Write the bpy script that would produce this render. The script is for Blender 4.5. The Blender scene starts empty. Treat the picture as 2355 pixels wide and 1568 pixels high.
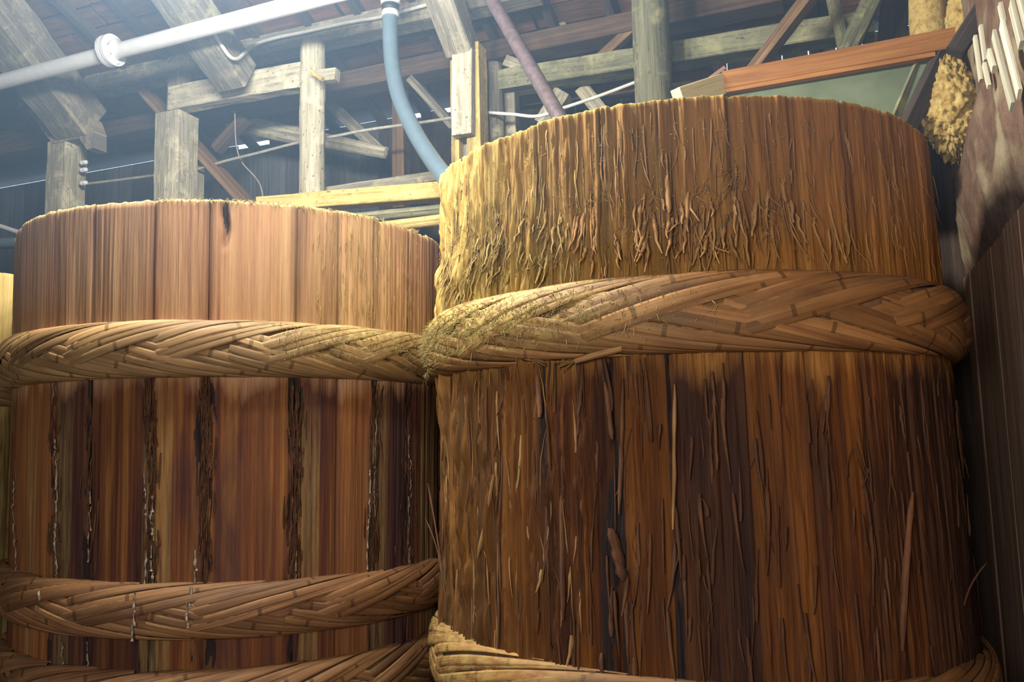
import bpy, math, random
import numpy as np
from mathutils import Vector
random.seed(7); RNG = np.random.default_rng(11)
SC = bpy.context.scene; COL = SC.collection
W, H = 2355, 1568
EYE = 1.55                       # eye height above the floor

# ------------------------------------------------------------ camera
F_PX, PITCH, ROLL = 1960.0, .1183, -.0247
cp, sp = math.cos(PITCH), math.sin(PITCH)
FW = np.array([0, cp, sp]); UP0 = np.array([0, -sp, cp]); RT0 = np.array([1., 0, 0])
RT = math.cos(ROLL)*RT0 + math.sin(ROLL)*UP0
UP = -math.sin(ROLL)*RT0 + math.cos(ROLL)*UP0
cam = bpy.data.cameras.new('camera'); cam_o = bpy.data.objects.new('camera', cam); COL.objects.link(cam_o)
cam.sensor_fit = 'HORIZONTAL'; cam.sensor_width = 36; cam.lens = 36*F_PX/W; cam.clip_start = .02
from mathutils import Matrix
cam_o.matrix_world = Matrix(((RT[0], UP[0], -FW[0], 0), (RT[1], UP[1], -FW[1], 0), (RT[2], UP[2], -FW[2], EYE), (0, 0, 0, 1)))
SC.camera = cam_o
SC.view_settings.view_transform = 'Standard'; SC.view_settings.look = 'None'
SC.view_settings.gamma = 1; SC.view_settings.use_curve_mapping = False
SC.view_settings.exposure = .9
SC.cycles.use_denoising = True
SC.cycles.max_bounces = 5; SC.cycles.diffuse_bounces = 3; SC.cycles.sample_clamp_indirect = 4

# building axes: A runs along the row of posts, B away from the viewer
A = np.array([-.934, .357, 0.]); B = np.array([.357, .934, 0.])
def ray(x, y): return FW + (x-W/2)/F_PX*RT - (y-H/2)/F_PX*UP
def pt(x, y, n):                 # a point seen at x, y that stands n metres off along B
    r = ray(x, y); p = r*(n/(r@B)); p[2] += EYE; return p
def pta(x, y, a):                # the same for a plane across the building
    r = ray(x, y); p = r*(a/(r@A)); p[2] += EYE; return p
def an(a, n, z): p = A*a + B*n; p[2] = z; return p

# ------------------------------------------------------------ light
world = bpy.data.worlds.new('world'); SC.world = world; world.use_nodes = True
world.node_tree.nodes['Background'].inputs[0].default_value = (.62, .78, 1, 1)
world.node_tree.nodes['Background'].inputs[1].default_value = 2.0
def area(name, loc, target, sx, sy, energy, col):
    l = bpy.data.lights.new(name, 'AREA'); l.shape = 'RECTANGLE'; l.size = sx; l.size_y = sy; l.energy = energy; l.color = col
    o = bpy.data.objects.new(name, l); COL.objects.link(o); o.location = loc
    o.rotation_euler = (Vector(target)-Vector(loc)).to_track_quat('-Z', 'Y').to_euler(); return o
LAMP = an(1.85, 2.35, EYE+2.25)
def tube_light(name, p, d, length, energy, col):
    l = bpy.data.lights.new(name, 'POINT'); l.energy = energy; l.color = col; l.shadow_soft_size = .10
    o = bpy.data.objects.new(name, l); COL.objects.link(o); o.location = p; return o
for k in (-1, 0, 1, 2):
    tube_light('lamp_light', LAMP + A*.42*k, A, .4, 88, (1, .97, .88))
area('cool_fill', an(2.2, -1.6, 1.6), an(1.6, 3, 1.5), 2.2, 2.2, 11, (.88, .86, 1))  # added soft fill from behind the camera; no door stands there
area('wall_fill', an(.35, -.5, 1.9), an(-.75, 4.2, 1.5), .8, .8, 40, (1, .93, .84))  # added fill to brighten the right wall boards; no window stands there

# ------------------------------------------------------------ helpers
def h2(i, j, s):
    v = (i.astype(np.int64)*374761393 + j.astype(np.int64)*668265263 + int(s)*2147483647) & 0xffffffff
    v = ((v ^ (v >> 13))*1274126177) & 0xffffffff
    return ((v ^ (v >> 16)) & 0xffffff)/float(0xffffff)
def vn(x, y, s=0):
    x = np.asarray(x, float); y = np.asarray(y, float); x, y = np.broadcast_arrays(x, y)
    i = np.floor(x); j = np.floor(y); u = x-i; v = y-j; u = u*u*(3-2*u); v = v*v*(3-2*v)
    i = i.astype(np.int64); j = j.astype(np.int64)
    return (h2(i, j, s)*(1-u)+h2(i+1, j, s)*u)*(1-v) + (h2(i, j+1, s)*(1-u)+h2(i+1, j+1, s)*u)*v
def fbm(x, y, s=0, o=3):
    t = 0; a = .5; m = 0
    for k in range(o):
        t = t + a*vn(x, y, s+k*17); m += a; a *= .5; x = np.asarray(x)*2.03; y = np.asarray(y)*2.03
    return t/m
def mk(name, V, F, mat, parent=None, uv=None, smooth=True, loc=(0, 0, 0), attrs=None):
    V = np.asarray(V, np.float32).reshape(-1, 3); me = bpy.data.meshes.new(name)
    if isinstance(F, np.ndarray) and F.ndim == 2:
        m, k = F.shape
        me.vertices.add(len(V)); me.vertices.foreach_set('co', V.ravel())
        me.loops.add(m*k); me.loops.foreach_set('vertex_index', F.astype(np.int32).ravel())
        me.polygons.add(m); me.polygons.foreach_set('loop_start', np.arange(m, dtype=np.int32)*k)
        me.update(calc_edges=True); me.validate()
    else:
        me.from_pydata([tuple(v) for v in V.tolist()], [], [tuple(int(i) for i in f) for f in F])
    if uv is not None:
        li = np.empty(len(me.loops), np.int32); me.loops.foreach_get('vertex_index', li)
        u = me.uv_layers.new(name='UVMap'); u.data.foreach_set('uv', np.asarray(uv, np.float32)[li].ravel())
    for k, a in (attrs or {}).items():
        at = me.attributes.new(k, 'FLOAT', 'POINT'); at.data.foreach_set('value', np.asarray(a, np.float32).ravel())
    me.polygons.foreach_set('use_smooth', np.full(len(me.polygons), bool(smooth)))
    me.materials.append(mat)
    o = bpy.data.objects.new(name, me); COL.objects.link(o); o.location = loc
    if parent is not None: o.parent = parent
    return o
def tag(o, label=None, cat=None, group=None, kind=None):
    for k, v in (('label', label), ('category', cat), ('group', group), ('kind', kind)):
        if v: o[k] = v
    return o
def empty(name, loc):
    o = bpy.data.objects.new(name, None); COL.objects.link(o); o.location = loc; o.empty_display_size = .1; return o
def grid_faces(nr, nc, off=0, wrap=False):
    r = np.arange(nr-1)[:, None]; c = np.arange(nc if wrap else nc-1)[None]
    a = r*nc+c; b = r*nc+(c+1) % nc
    return np.stack([a, b, b+nc, a+nc], -1).reshape(-1, 4)+off
def frame(d, up):
    d = d/np.linalg.norm(d); s = np.cross(d, up)
    if np.linalg.norm(s) < 1e-4: s = np.cross(d, B)
    s /= np.linalg.norm(s); return d, s, np.cross(s, d)
def sweep(name, pts, prof, mat, parent=None, up=(0, 0, 1), rough=0., scale=None, smooth=False, seed=0, freq=4., loc=None):
    """a closed outline prof (k,2) swept along pts, its surface roughened, both ends capped"""
    pts = np.asarray(pts, float); base = pts[0].copy() if loc is None else np.asarray(loc, float)
    n = len(pts); k = len(prof); up = np.asarray(up, float); V = []; UV = []; s = 0
    per = np.r_[0, np.cumsum(np.linalg.norm(np.diff(np.r_[prof, prof[:1]], axis=0), axis=1))]
    for i in range(n):
        d = pts[min(i+1, n-1)]-pts[max(i-1, 0)]; d, sd, u = frame(d, up)
        if i: s += np.linalg.norm(pts[i]-pts[i-1])
        sc = 1 if scale is None else scale[i]
        P = prof*sc
        if rough:
            q = 1+rough*(fbm(per[:-1]*30, s*freq+seed*7.3, seed, 3)-.5)*2
            P = P*q[:, None]
        V.append(pts[i][None]+P[:, :1]*sd+P[:, 1:]*u-base); UV += [(per[j]+seed*1.7, s+seed*.37) for j in range(k)]
    V = np.concatenate(V); F = [tuple(f) for f in grid_faces(n, k, wrap=True)]
    F.append(tuple(range(k-1, -1, -1))); F.append(tuple((n-1)*k+j for j in range(k)))
    F = [f[::-1] for f in F]
    return mk(name, V, F, mat, parent, UV, smooth, (0, 0, 0) if parent is not None and loc is not None and False else base if parent is None else base)
def rect(w, h, c=.05, sub=1):
    c = min(w, h)*c; a, b = w/2, h/2
    p = [(a-c, -b), (a, -b+c), (a, 0), (a, b-c), (a-c, b), (0, b), (-a+c, b), (-a, b-c), (-a, 0), (-a, -b+c), (-a+c, -b), (0, -b)]
    return np.array(p)
def circ(r, k=14): t = np.arange(k)*2*math.pi/k; return np.stack([np.cos(t)*r, np.sin(t)*r], -1)
_sd = [0]
def nseed(): _sd[0] += 1; return _sd[0]
def line(p0, p1, step=.08, bow=0):
    p0 = np.asarray(p0, float); p1 = np.asarray(p1, float); n = max(2, int(np.linalg.norm(p1-p0)/step)+1); t = np.linspace(0, 1, n)[:, None]
    P = p0*(1-t)+p1*t
    if bow: P[:, 2] += bow*np.sin(t[:, 0]*math.pi)
    return P
def beam(name, p0, p1, w, h, mat, parent=None, rough=.06, up=(0, 0, 1), step=.07, bow=0, scale=None):
    P = line(p0, p1, step, bow); s = None if scale is None else np.interp(np.linspace(0, 1, len(P)), np.linspace(0, 1, len(scale)), scale)
    return sweep(name, P, rect(w, h), mat, parent, up, rough, s, False, nseed(), 5)
def log(name, p0, p1, r, mat, parent=None, rough=.10, step=.05, scale=None, bow=0, smooth=True):
    P = line(p0, p1, step, bow); s = None if scale is None else np.interp(np.linspace(0, 1, len(P)), np.linspace(0, 1, len(scale)), scale)
    return sweep(name, P, circ(r, 18), mat, parent, (0, 0, 1), rough, s, smooth, nseed(), 5)
def spline(pts, n=8):
    P = np.asarray(pts, float); P = np.vstack([2*P[0]-P[1], P, 2*P[-1]-P[-2]]); out = []
    for i in range(1, len(P)-2):
        for t in np.linspace(0, 1, n, endpoint=False):
            a, b, c, d = P[i-1], P[i], P[i+1], P[i+2]
            out.append(.5*(2*b+(c-a)*t+(2*a-5*b+4*c-d)*t*t+(3*b-a-3*c+d)*t**3))
    out.append(P[-2]); return np.array(out)
def tube(name, pts, r, mat, parent=None, k=10, smooth=True, spl=True):
    return sweep(name, spline(pts) if spl else pts, circ(r, k), mat, parent, (.13, .21, .97), 0, None, smooth, nseed())

# ------------------------------------------------------------ materials
class NT:
    def __init__(s, name):
        s.m = bpy.data.materials.new(name); s.m.use_nodes = True; s.t = s.m.node_tree; s.t.nodes.clear()
        s.out = s.n('ShaderNodeOutputMaterial'); s.b = s.n('ShaderNodeBsdfPrincipled'); s.l(s.b.outputs[0], s.out.inputs[0])
    def n(s, t, **k):
        x = s.t.nodes.new(t)
        for a, v in k.items(): setattr(x, a, v)
        return x
    def l(s, a, b): s.t.links.new(a, b)
    def set(s, inp, v):
        if hasattr(v, 'is_linked') or isinstance(v, bpy.types.NodeSocket): s.l(v, inp)
        else: inp.default_value = v
    def math(s, op, a, b=0., c=None):
        x = s.n('ShaderNodeMath', operation=op); s.set(x.inputs[0], a); s.set(x.inputs[1], b)
        if c is not None: s.set(x.inputs[2], c)
        return x.outputs[0]
    def mix(s, f, a, b, mode='MIX'):
        x = s.n('ShaderNodeMix', data_type='RGBA', blend_type=mode); s.set(x.inputs[0], f)
        for i, v in ((6, a), (7, b)): s.set(x.inputs[i], (*v, 1) if isinstance(v, tuple) and len(v) == 3 else v)
        return x.outputs[2]
    def noise(s, vec, scale, detail=5, rough=.6, dist=0.):
        mp = s.n('ShaderNodeMapping'); s.l(vec, mp.inputs[0]); mp.inputs['Scale'].default_value = scale if isinstance(scale, tuple) else (scale,)*3
        x = s.n('ShaderNodeTexNoise'); s.l(mp.outputs[0], x.inputs['Vector']); x.inputs['Scale'].default_value = 1
        x.inputs['Detail'].default_value = detail; x.inputs['Roughness'].default_value = rough; x.inputs['Distortion'].default_value = dist
        return x.outputs[0]
    def ramp(s, f, stops):
        x = s.n('ShaderNodeValToRGB'); s.l(f, x.inputs[0]); e = x.color_ramp.elements
        while len(e) < len(stops): e.new(.5)
        for q, (p, c) in zip(e, stops): q.position = p; q.color = (*c, 1) if not isinstance(c, (int, float)) else (c, c, c, 1)
        return x.outputs[0]
    def uv(s):
        tc = s.n('ShaderNodeTexCoord'); oi = s.n('ShaderNodeObjectInfo'); s.rand = oi.outputs['Random']
        cx = s.n('ShaderNodeCombineXYZ'); s.l(s.math('MULTIPLY', s.rand, 37.), cx.inputs[0]); s.l(s.math('MULTIPLY', s.rand, 91.), cx.inputs[1]); s.l(s.math('MULTIPLY', s.rand, 53.), cx.inputs[2])
        v = s.n('ShaderNodeVectorMath', operation='ADD'); s.l(tc.outputs['UV'], v.inputs[0]); s.l(cx.outputs[0], v.inputs[1]); s.raw = tc.outputs['UV']; s.gen = tc.outputs['Object']; s.obj = tc.outputs['Object']
        return v.outputs[0]
    def fin(s, col, rough=.85, bumps=(), spec=.25):
        s.l(col, s.b.inputs['Base Color']); s.set(s.b.inputs['Roughness'], rough); s.b.inputs['Specular IOR Level'].default_value = spec
        nrm = None
        for h, d, st in bumps:
            x = s.n('ShaderNodeBump'); s.l(h, x.inputs['Height']); x.inputs['Distance'].default_value = d; x.inputs['Strength'].default_value = st
            if nrm: s.l(nrm, x.inputs['Normal'])
            nrm = x.outputs[0]
        if nrm: s.l(nrm, s.b.inputs['Normal'])
        return s.m
def wood(name, stops, across=34., along=1.8, bump=.004, rough=.88, dust=None, dust_lo=.5, dust_hi=.68, spots=None):
    m = NT(name); v = m.uv()
    g = m.noise(v, (across, along, 1), 7, .62, .5); fine = m.noise(v, (across*5, along*2.5, 1), 4, .6)
    c = m.ramp(g, stops)
    c = m.mix(.55, c, m.ramp(fine, [(.3, .45), (.7, 1.)]), 'MULTIPLY')
    c = m.mix(1., c, m.ramp(m.rand, [(0, .75), (1, 1.2)]), 'MULTIPLY')
    lump = m.noise(v, 26., 6, .7)
    if dust:
        dn = m.noise(v, 5.5, 6, .7, .4); c = m.mix(m.ramp(dn, [(dust_lo, 0.), (dust_hi, .9)]), c, dust)
    if spots:
        sn = m.noise(v, (40., 25., 1), 3, .6); c = m.mix(m.ramp(sn, [(.62, 0.), (.70, .8)]), c, spots)
    return m.fin(c, rough, [(g, bump*2.5, .7), (fine, bump, .7), (lump, bump*2, .4)])
M = {}
M['sooty'] = wood('sooty_timber', [(.25, (.035, .028, .026)), (.55, (.075, .055, .045)), (.8, (.13, .095, .075))])
M['purlin'] = wood('brown_purlin', [(.25, (.05, .035, .03)), (.55, (.12, .075, .05)), (.8, (.20, .13, .09))])
M['grey'] = wood('grey_weathered_timber', [(.25, (.10, .095, .085)), (.5, (.24, .22, .18)), (.8, (.42, .39, .32))], dust=(.40, .37, .24), spots=(.05, .045, .04))
M['pale'] = wood('pale_mouldy_timber', [(.22, (.10, .09, .065)), (.42, (.38, .35, .26)), (.75, (.68, .65, .51))], dust=(.66, .62, .45), spots=(.07, .055, .04), bump=.006)
M['yellow'] = wood('yellow_mouldy_timber', [(.22, (.15, .09, .03)), (.42, (.50, .37, .12)), (.75, (.76, .62, .27))], dust=(.70, .58, .22), spots=(.09, .06, .03), bump=.006)
M['green'] = wood('greenish_timber', [(.25, (.07, .075, .05)), (.5, (.17, .17, .11)), (.8, (.30, .29, .19))], dust=(.30, .30, .16), spots=(.04, .04, .03))
M['brown'] = wood('brown_board', [(.25, (.10, .055, .03)), (.5, (.23, .14, .075)), (.8, (.36, .24, .14))])
M['redwood'] = wood('red_brown_planed_wood', [(.25, (.20, .075, .018)), (.5, (.36, .15, .036)), (.8, (.46, .21, .06))], bump=.001, rough=.6)
M['wallboard'] = wood('wall_board', [(.25, (.15, .085, .057)), (.5, (.32, .20, .14)), (.8, (.46, .33, .24))], across=22, along=1.2)
M['roofboard'] = wood('roof_board', [(.2, (.05, .025, .018)), (.5, (.16, .075, .042)), (.8, (.30, .15, .09))], across=20, along=2)
M['litwood'] = wood('lit_rail_wood', [(.2, (.58, .50, .24)), (.6, (.80, .72, .42))], bump=.001)  # pale tone paints in the lamplight on the frame's end rail
M['lath'] = wood('split_bamboo_lath', [(.2, (.40, .38, .27)), (.6, (.72, .70, .55))], bump=.001)
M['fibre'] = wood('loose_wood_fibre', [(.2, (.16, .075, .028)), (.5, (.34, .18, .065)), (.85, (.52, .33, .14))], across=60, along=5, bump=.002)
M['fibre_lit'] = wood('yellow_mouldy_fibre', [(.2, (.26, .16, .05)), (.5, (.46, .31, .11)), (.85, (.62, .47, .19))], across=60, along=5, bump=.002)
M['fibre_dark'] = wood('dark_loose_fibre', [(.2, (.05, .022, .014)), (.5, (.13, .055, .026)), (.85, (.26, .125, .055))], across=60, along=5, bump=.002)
M['fuzz'] = wood('yellow_mould_fuzz', [(.3, (.36, .27, .09)), (.7, (.62, .50, .20))], across=90, along=60, bump=.001)
M['salt'] = wood('salt_crust', [(.3, (.26, .18, .12)), (.55, (.52, .43, .33)), (.85, (.74, .67, .56))], across=90, along=40, bump=.004)
def plain(name, col, rough=.5, metal=0., var=.25, scale=18., spec=.5, bump=.0, trans=0.):
    m = NT(name); tc = m.n('ShaderNodeTexCoord'); n = m.noise(tc.outputs['Object'], scale, 5, .65)
    c = m.mix(1., col, m.ramp(n, [(.3, 1-var), (.7, 1.)]), 'MULTIPLY')
    m.b.inputs['Metallic'].default_value = metal; m.b.inputs['Transmission Weight'].default_value = trans
    return m.fin(c, rough, [(n, bump, .6)] if bump else (), spec)
M['galv'] = plain('galvanised_steel', (.80, .82, .84), .38, .35, .12)
M['rust'] = plain('rusted_steel_pipe', (.14, .105, .115), .45, .2, .55, 30)
M['hose'] = plain('grey_pvc_hose', (.095, .145, .185), .35, 0, .18)
M['black'] = plain('black_rubber', (.02, .02, .022), .6)
M['cable'] = plain('pale_cable', (.62, .63, .58), .6)
M['rope'] = plain('dusty_rope', (.40, .38, .33), .95, 0, .5, 60)
M['china'] = plain('white_porcelain', (.78, .80, .83), .25)
M['floor'] = plain('earth_floor', (.075, .055, .042), .95, 0, .5, 3, bump=.01)
M['dark'] = plain('soot_dark_plaster', (.055, .05, .05), .95, 0, .5, 3)
M['bluewall'] = wood('grey_plank_wall', [(.25, (.07, .075, .085)), (.6, (.14, .15, .165)), (.85, (.20, .21, .22))], across=16, along=1)
M['mudwall'] = (lambda m: (lambda n, n2: m.fin(m.mix(m.ramp(n2, [(.48, 0.), (.66, 1.)]), m.ramp(n, [(.3, (.085, .05, .034)), (.7, (.20, .12, .08))]), (.30, .25, .16)), .95, [(n, .02, .7)]))(m.noise(m.n('ShaderNodeTexCoord').outputs['Object'], 9., 7, .7), m.noise(m.n('ShaderNodeTexCoord').outputs['Object'], 2.6, 5, .6)))(NT('mud_plaster'))
M['straw'] = (lambda m: (lambda n, n2: m.fin(m.ramp(n, [(.3, (.20, .11, .03)), (.5, (.50, .36, .12)), (.75, (.70, .56, .25))]), .95, [(n, .02, .8), (n2, .006, .7)]))(m.noise(m.n('ShaderNodeTexCoord').outputs['Object'], 24., 7, .7), m.noise(m.n('ShaderNodeTexCoord').outputs['Object'], 90., 4, .6)))(NT('yellow_straw_mud'))
M['pane'] = (lambda m: m.fin(m.ramp(m.noise(m.n('ShaderNodeTexCoord').outputs['Object'], 4., 4, .6), [(.3, (.10, .135, .09)), (.7, (.17, .21, .14))]), .35, (), .4))(NT('cloudy_green_sheet'))

def stave_mat(name, up_a, up_b, low_a, low_b, low_c, stain, hoop_v, pale, mould, mould_amt, fc=.45, rc=.25):
    m = NT(name); v = m.uv(); sp_ = m.n('ShaderNodeSeparateXYZ'); m.l(m.raw, sp_.inputs[0])
    zz = sp_.outputs[1]
    wob = m.noise(v, (9., 1.2, 1), 4, .6)
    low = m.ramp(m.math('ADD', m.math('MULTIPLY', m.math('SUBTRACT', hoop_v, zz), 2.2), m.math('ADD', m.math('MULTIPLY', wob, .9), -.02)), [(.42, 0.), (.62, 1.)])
    g = m.noise(v, (26., .55, 1), 6, .62, .35); fine = m.noise(v, (120., 2.2, 1), 5, .6, .2); ring = m.noise(v, (300., 4., 1), 3, .5)
    broad = m.noise(v, (8., .8, 1), 4, .6, .8)
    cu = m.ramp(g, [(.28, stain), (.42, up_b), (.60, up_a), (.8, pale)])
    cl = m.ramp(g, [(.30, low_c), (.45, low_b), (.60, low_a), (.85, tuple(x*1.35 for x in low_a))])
    cl = m.mix(m.ramp(broad, [(.42, 0.), (.66, .85)]), cl, low_c)
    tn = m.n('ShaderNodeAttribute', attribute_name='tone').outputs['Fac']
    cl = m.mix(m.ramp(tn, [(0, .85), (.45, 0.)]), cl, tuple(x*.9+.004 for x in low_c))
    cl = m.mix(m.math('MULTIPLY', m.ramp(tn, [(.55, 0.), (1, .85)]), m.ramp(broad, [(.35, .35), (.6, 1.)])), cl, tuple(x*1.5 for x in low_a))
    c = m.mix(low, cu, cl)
    c = m.mix(fc, c, m.ramp(fine, [(.3, .5), (.7, 1.1)]), 'MULTIPLY')
    c = m.mix(rc, c, m.ramp(ring, [(.35, .55), (.65, 1.1)]), 'MULTIPLY')
    c = m.mix(1., c, m.ramp(m.math('FRACT', m.math('MULTIPLY', m.rand, 7.13)), [(0, .72), (1, 1.18)]), 'MULTIPLY')
    j = m.n('ShaderNodeAttribute', attribute_name='joint').outputs['Fac']
    c = m.mix(m.math('MULTIPLY', j, .75), c, tuple(x*.6 for x in stain))
    c = m.mix(m.ramp(j, [(.8, 0.), (.98, .85)]), c, (.018, .016, .018))
    d = m.n('ShaderNodeAttribute', attribute_name='mould').outputs['Fac']
    dn = m.noise(v, (95., 5., 1), 5, .7)
    c = m.mix(m.math('MULTIPLY', d, m.ramp(dn, [(.35, .15), (.62, mould_amt)])), c, mould)
    return m.fin(c, .8, [(g, .006, .5), (fine, .006, .9), (ring, .002, .8)], .13)
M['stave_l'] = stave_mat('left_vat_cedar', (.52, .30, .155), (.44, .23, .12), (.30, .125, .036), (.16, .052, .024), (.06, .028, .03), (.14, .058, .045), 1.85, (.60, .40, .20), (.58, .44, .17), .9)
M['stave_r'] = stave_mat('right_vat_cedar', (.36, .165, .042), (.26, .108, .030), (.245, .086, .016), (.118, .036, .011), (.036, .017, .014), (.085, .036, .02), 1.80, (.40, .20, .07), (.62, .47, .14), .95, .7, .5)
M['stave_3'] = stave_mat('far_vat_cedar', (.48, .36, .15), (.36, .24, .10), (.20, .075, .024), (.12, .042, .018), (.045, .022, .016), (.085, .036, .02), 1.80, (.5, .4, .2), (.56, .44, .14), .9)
def bamboo_mat(name, lo, mid, hi, mould, mo):
    m = NT(name); v = m.uv(); sp_ = m.n('ShaderNodeSeparateXYZ'); m.l(m.raw, sp_.inputs[0])
    g = m.noise(v, (70., 1.2, 1), 6, .6, .2); fine = m.noise(v, (300., 3., 1), 4, .6); b = m.noise(v, (6., 2.5, 1), 4, .6)
    c = m.ramp(g, [(.28, lo), (.5, mid), (.75, hi)])
    c = m.mix(m.ramp(b, [(.42, 0.), (.7, .75)]), c, tuple(x*.62 for x in lo))
    c = m.mix(.5, c, m.ramp(fine, [(.3, .5), (.7, 1.1)]), 'MULTIPLY')
    c = m.mix(1., c, m.ramp(m.rand, [(0, .68), (1, 1.2)]), 'MULTIPLY')
    node = m.math('LESS_THAN', m.math('ABSOLUTE', m.math('SUBTRACT', m.math('FRACT', m.math('ADD', m.math('MULTIPLY', sp_.outputs[1], 2.2), m.math('MULTIPLY', m.rand, 9.))), .5)), .016)
    c = m.mix(m.math('MULTIPLY', node, .7), c, tuple(x*.35 for x in lo))
    d = m.n('ShaderNodeAttribute', attribute_name='mould').outputs['Fac']; dn = m.noise(v, (40., 16., 1), 5, .7)
    c = m.mix(m.math('MULTIPLY', d, m.ramp(dn, [(.38, .0), (.6, mo)])), c, mould)
    return m.fin(c, .6, [(g, .003, .5), (fine, .002, .7)], .35)
M['bam_l'] = bamboo_mat('old_bamboo', (.22, .115, .048), (.36, .21, .085), (.48, .31, .14), (.50, .40, .16), .8)
M['bam_r'] = bamboo_mat('dark_old_bamboo', (.17, .072, .024), (.29, .135, .045), (.38, .20, .07), (.56, .43, .14), .95)
M['bam_low'] = bamboo_mat('stained_bamboo', (.17, .07, .03), (.29, .14, .055), (.42, .24, .10), (.42, .36, .2), .5)
M['hoop_in'] = plain('shaded_inner_bamboo', (.17, .09, .04), .8, 0, .5)

#@@STRUCTURE
# ------------------------------------------------------------ room shell
ROOF_Z0, ROOF_N0, ROOF_S = EYE+2.93, 4.85, .35
def roof_z(n): return ROOF_Z0-ROOF_S*(n-ROOF_N0)
NB, AW, AL, NF = 5.95, -.665, 8.0, -2.2
def slab(name, pts, mat, label=None, kind='structure', thick=None, parent=None):
    P = [np.asarray(p, float) for p in pts]; nrm = np.cross(P[1]-P[0], P[2]-P[0]); nrm /= np.linalg.norm(nrm)
    V = P+[p+nrm*thick for p in P]; k = len(P)
    F = [tuple(range(k-1, -1, -1)), tuple(range(k, 2*k))]+[(i, (i+1) % k, k+(i+1) % k, k+i) for i in range(k)]
    c = P[0]; UV = [(float((p-c)@A), float((p-c)@B)+p[2]) for p in V]
    o = mk(name, [p-c for p in V], F, mat, parent, UV, False, c)
    return tag(o, label, None, None, kind if parent is None else None)
AR = -3.0
slab('floor', [an(AL, NF, 0), an(AL, NB+1, 0), an(AR, NB+1, 0), an(AR, NF, 0)], M['floor'], 'dark earthen floor under the vats', thick=.1)
ceil_o = slab('ceiling', [an(AL, NF, roof_z(NF)+.17), an(AL, NB+.06, roof_z(NB+.06)+.17), an(AR, NB+.06, roof_z(NB+.06)+.17), an(AR, NF, roof_z(NF)+.17)], M['dark'], 'dark sloping underside of the roof', thick=-.05)
slab('wall_left', [an(AL, NF, 0), an(AL, NB, 0), an(AL, NB, roof_z(NB)+.1), an(AL, NF, roof_z(NF)+.1)], M['dark'], 'dark plaster wall at the far left end', thick=.1)
slab('wall_front', [an(AL, NF, 0), an(AR, NF, 0), an(AR, NF, roof_z(NF)+.1), an(AL, NF, roof_z(NF)+.1)], M['dark'], 'dark plaster wall behind the viewer', thick=-.1)
slab('wall_side', [an(AR, NF, 0), an(AR, NB, 0), an(AR, NB, roof_z(NB)+.1), an(AR, NF, roof_z(NF)+.1)], M['dark'], 'dark plaster wall beyond the right hand partition', thick=-.1)
# roof boards, between the thin rafters
a = -1.6
rr = random.Random(3)
nn = 2.55
while nn < 5.8:
    w = rr.uniform(.17, .25); a = -1.9+rr.uniform(0, .3)
    while a < 5.6:
        L = rr.uniform(.5, .95)
        if True:
            p0 = an(a+.012, nn+w/2, roof_z(nn+w/2)+.10+rr.uniform(0, .018)); p1 = an(a+L-.012, nn+w/2, p0[2]-EYE*0+rr.uniform(-.008, .008))
            s = nseed()
            sweep('roof_board', np.array([p0, (p0+p1)/2, p1]), rect(w-.014, .02), M['roofboard'], ceil_o, (-ROOF_S*B[0], -ROOF_S*B[1], -1), .02, None, False, s).location = p0-np.array(ceil_o.location)
        a += L
    nn += w
aa = -1.7
while aa < 5.7:
    p0 = an(aa, 2.2, roof_z(2.2)+.055); p1 = an(aa+rr.uniform(-.03, .03), 6.0, roof_z(6.0)+.055)
    o = beam('thin_rafter', p0, p1, .055, .07, M['sooty'], ceil_o, .05, step=.4); o.location = p0-np.array(ceil_o.location); aa += .42
# far wall: upright planks, with chinks of daylight at the eaves
wb = slab('wall_back', [an(AL, NB+.03, 0), an(AR, NB+.03, 0), an(AR, NB+.03, roof_z(NB)-.22), an(AL, NB+.03, roof_z(NB)-.22)], M['dark'], 'dark plank wall under the far eaves', thick=-.03)
a = -1.5
while a < 7.9:
    w = rr.uniform(.14, .22); top = roof_z(NB)+(rr.choice([.080, .115, .074, .115, .086, .115]) if a < 1.2 or 2.6 < a < 4.9 else .115)
    p0 = an(a+w/2, NB, .9); p1 = an(a+w/2, NB, top)
    o = beam('plank', p0, p1, w-.006, .025, M['bluewall'] if a > 3.3 else M['sooty'], wb, .02, up=B, step=.5); o.location = p0-np.array(wb.location); a += w
# thin haze in the air under the lamp
hz = bpy.data.materials.new('haze_air'); hz.use_nodes = True; t_ = hz.node_tree; t_.nodes.clear()
vs = t_.nodes.new('ShaderNodeVolumeScatter'); vs.inputs['Color'].default_value = (.42, .66, 1, 1); vs.inputs['Density'].default_value = .028; vs.inputs['Anisotropy'].default_value = .2
t_.links.new(vs.outputs[0], t_.nodes.new('ShaderNodeOutputMaterial').inputs['Volume'])
hb = [an(a_, n_, z_) for z_ in (EYE+.55, EYE+3.6) for a_, n_ in ((AL-.1, -.2), (AL-.1, NB-.1), (-.6, NB-.1), (-.6, -.2))]
o = mk('haze', np.array(hb)-hb[0], [(0, 1, 2, 3), (7, 6, 5, 4), (4, 5, 1, 0), (5, 6, 2, 1), (6, 7, 3, 2), (7, 4, 0, 3)], hz, None, None, False, hb[0]); tag(o, 'thin bluish haze hanging under the roof', 'haze', None, 'stuff')
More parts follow.
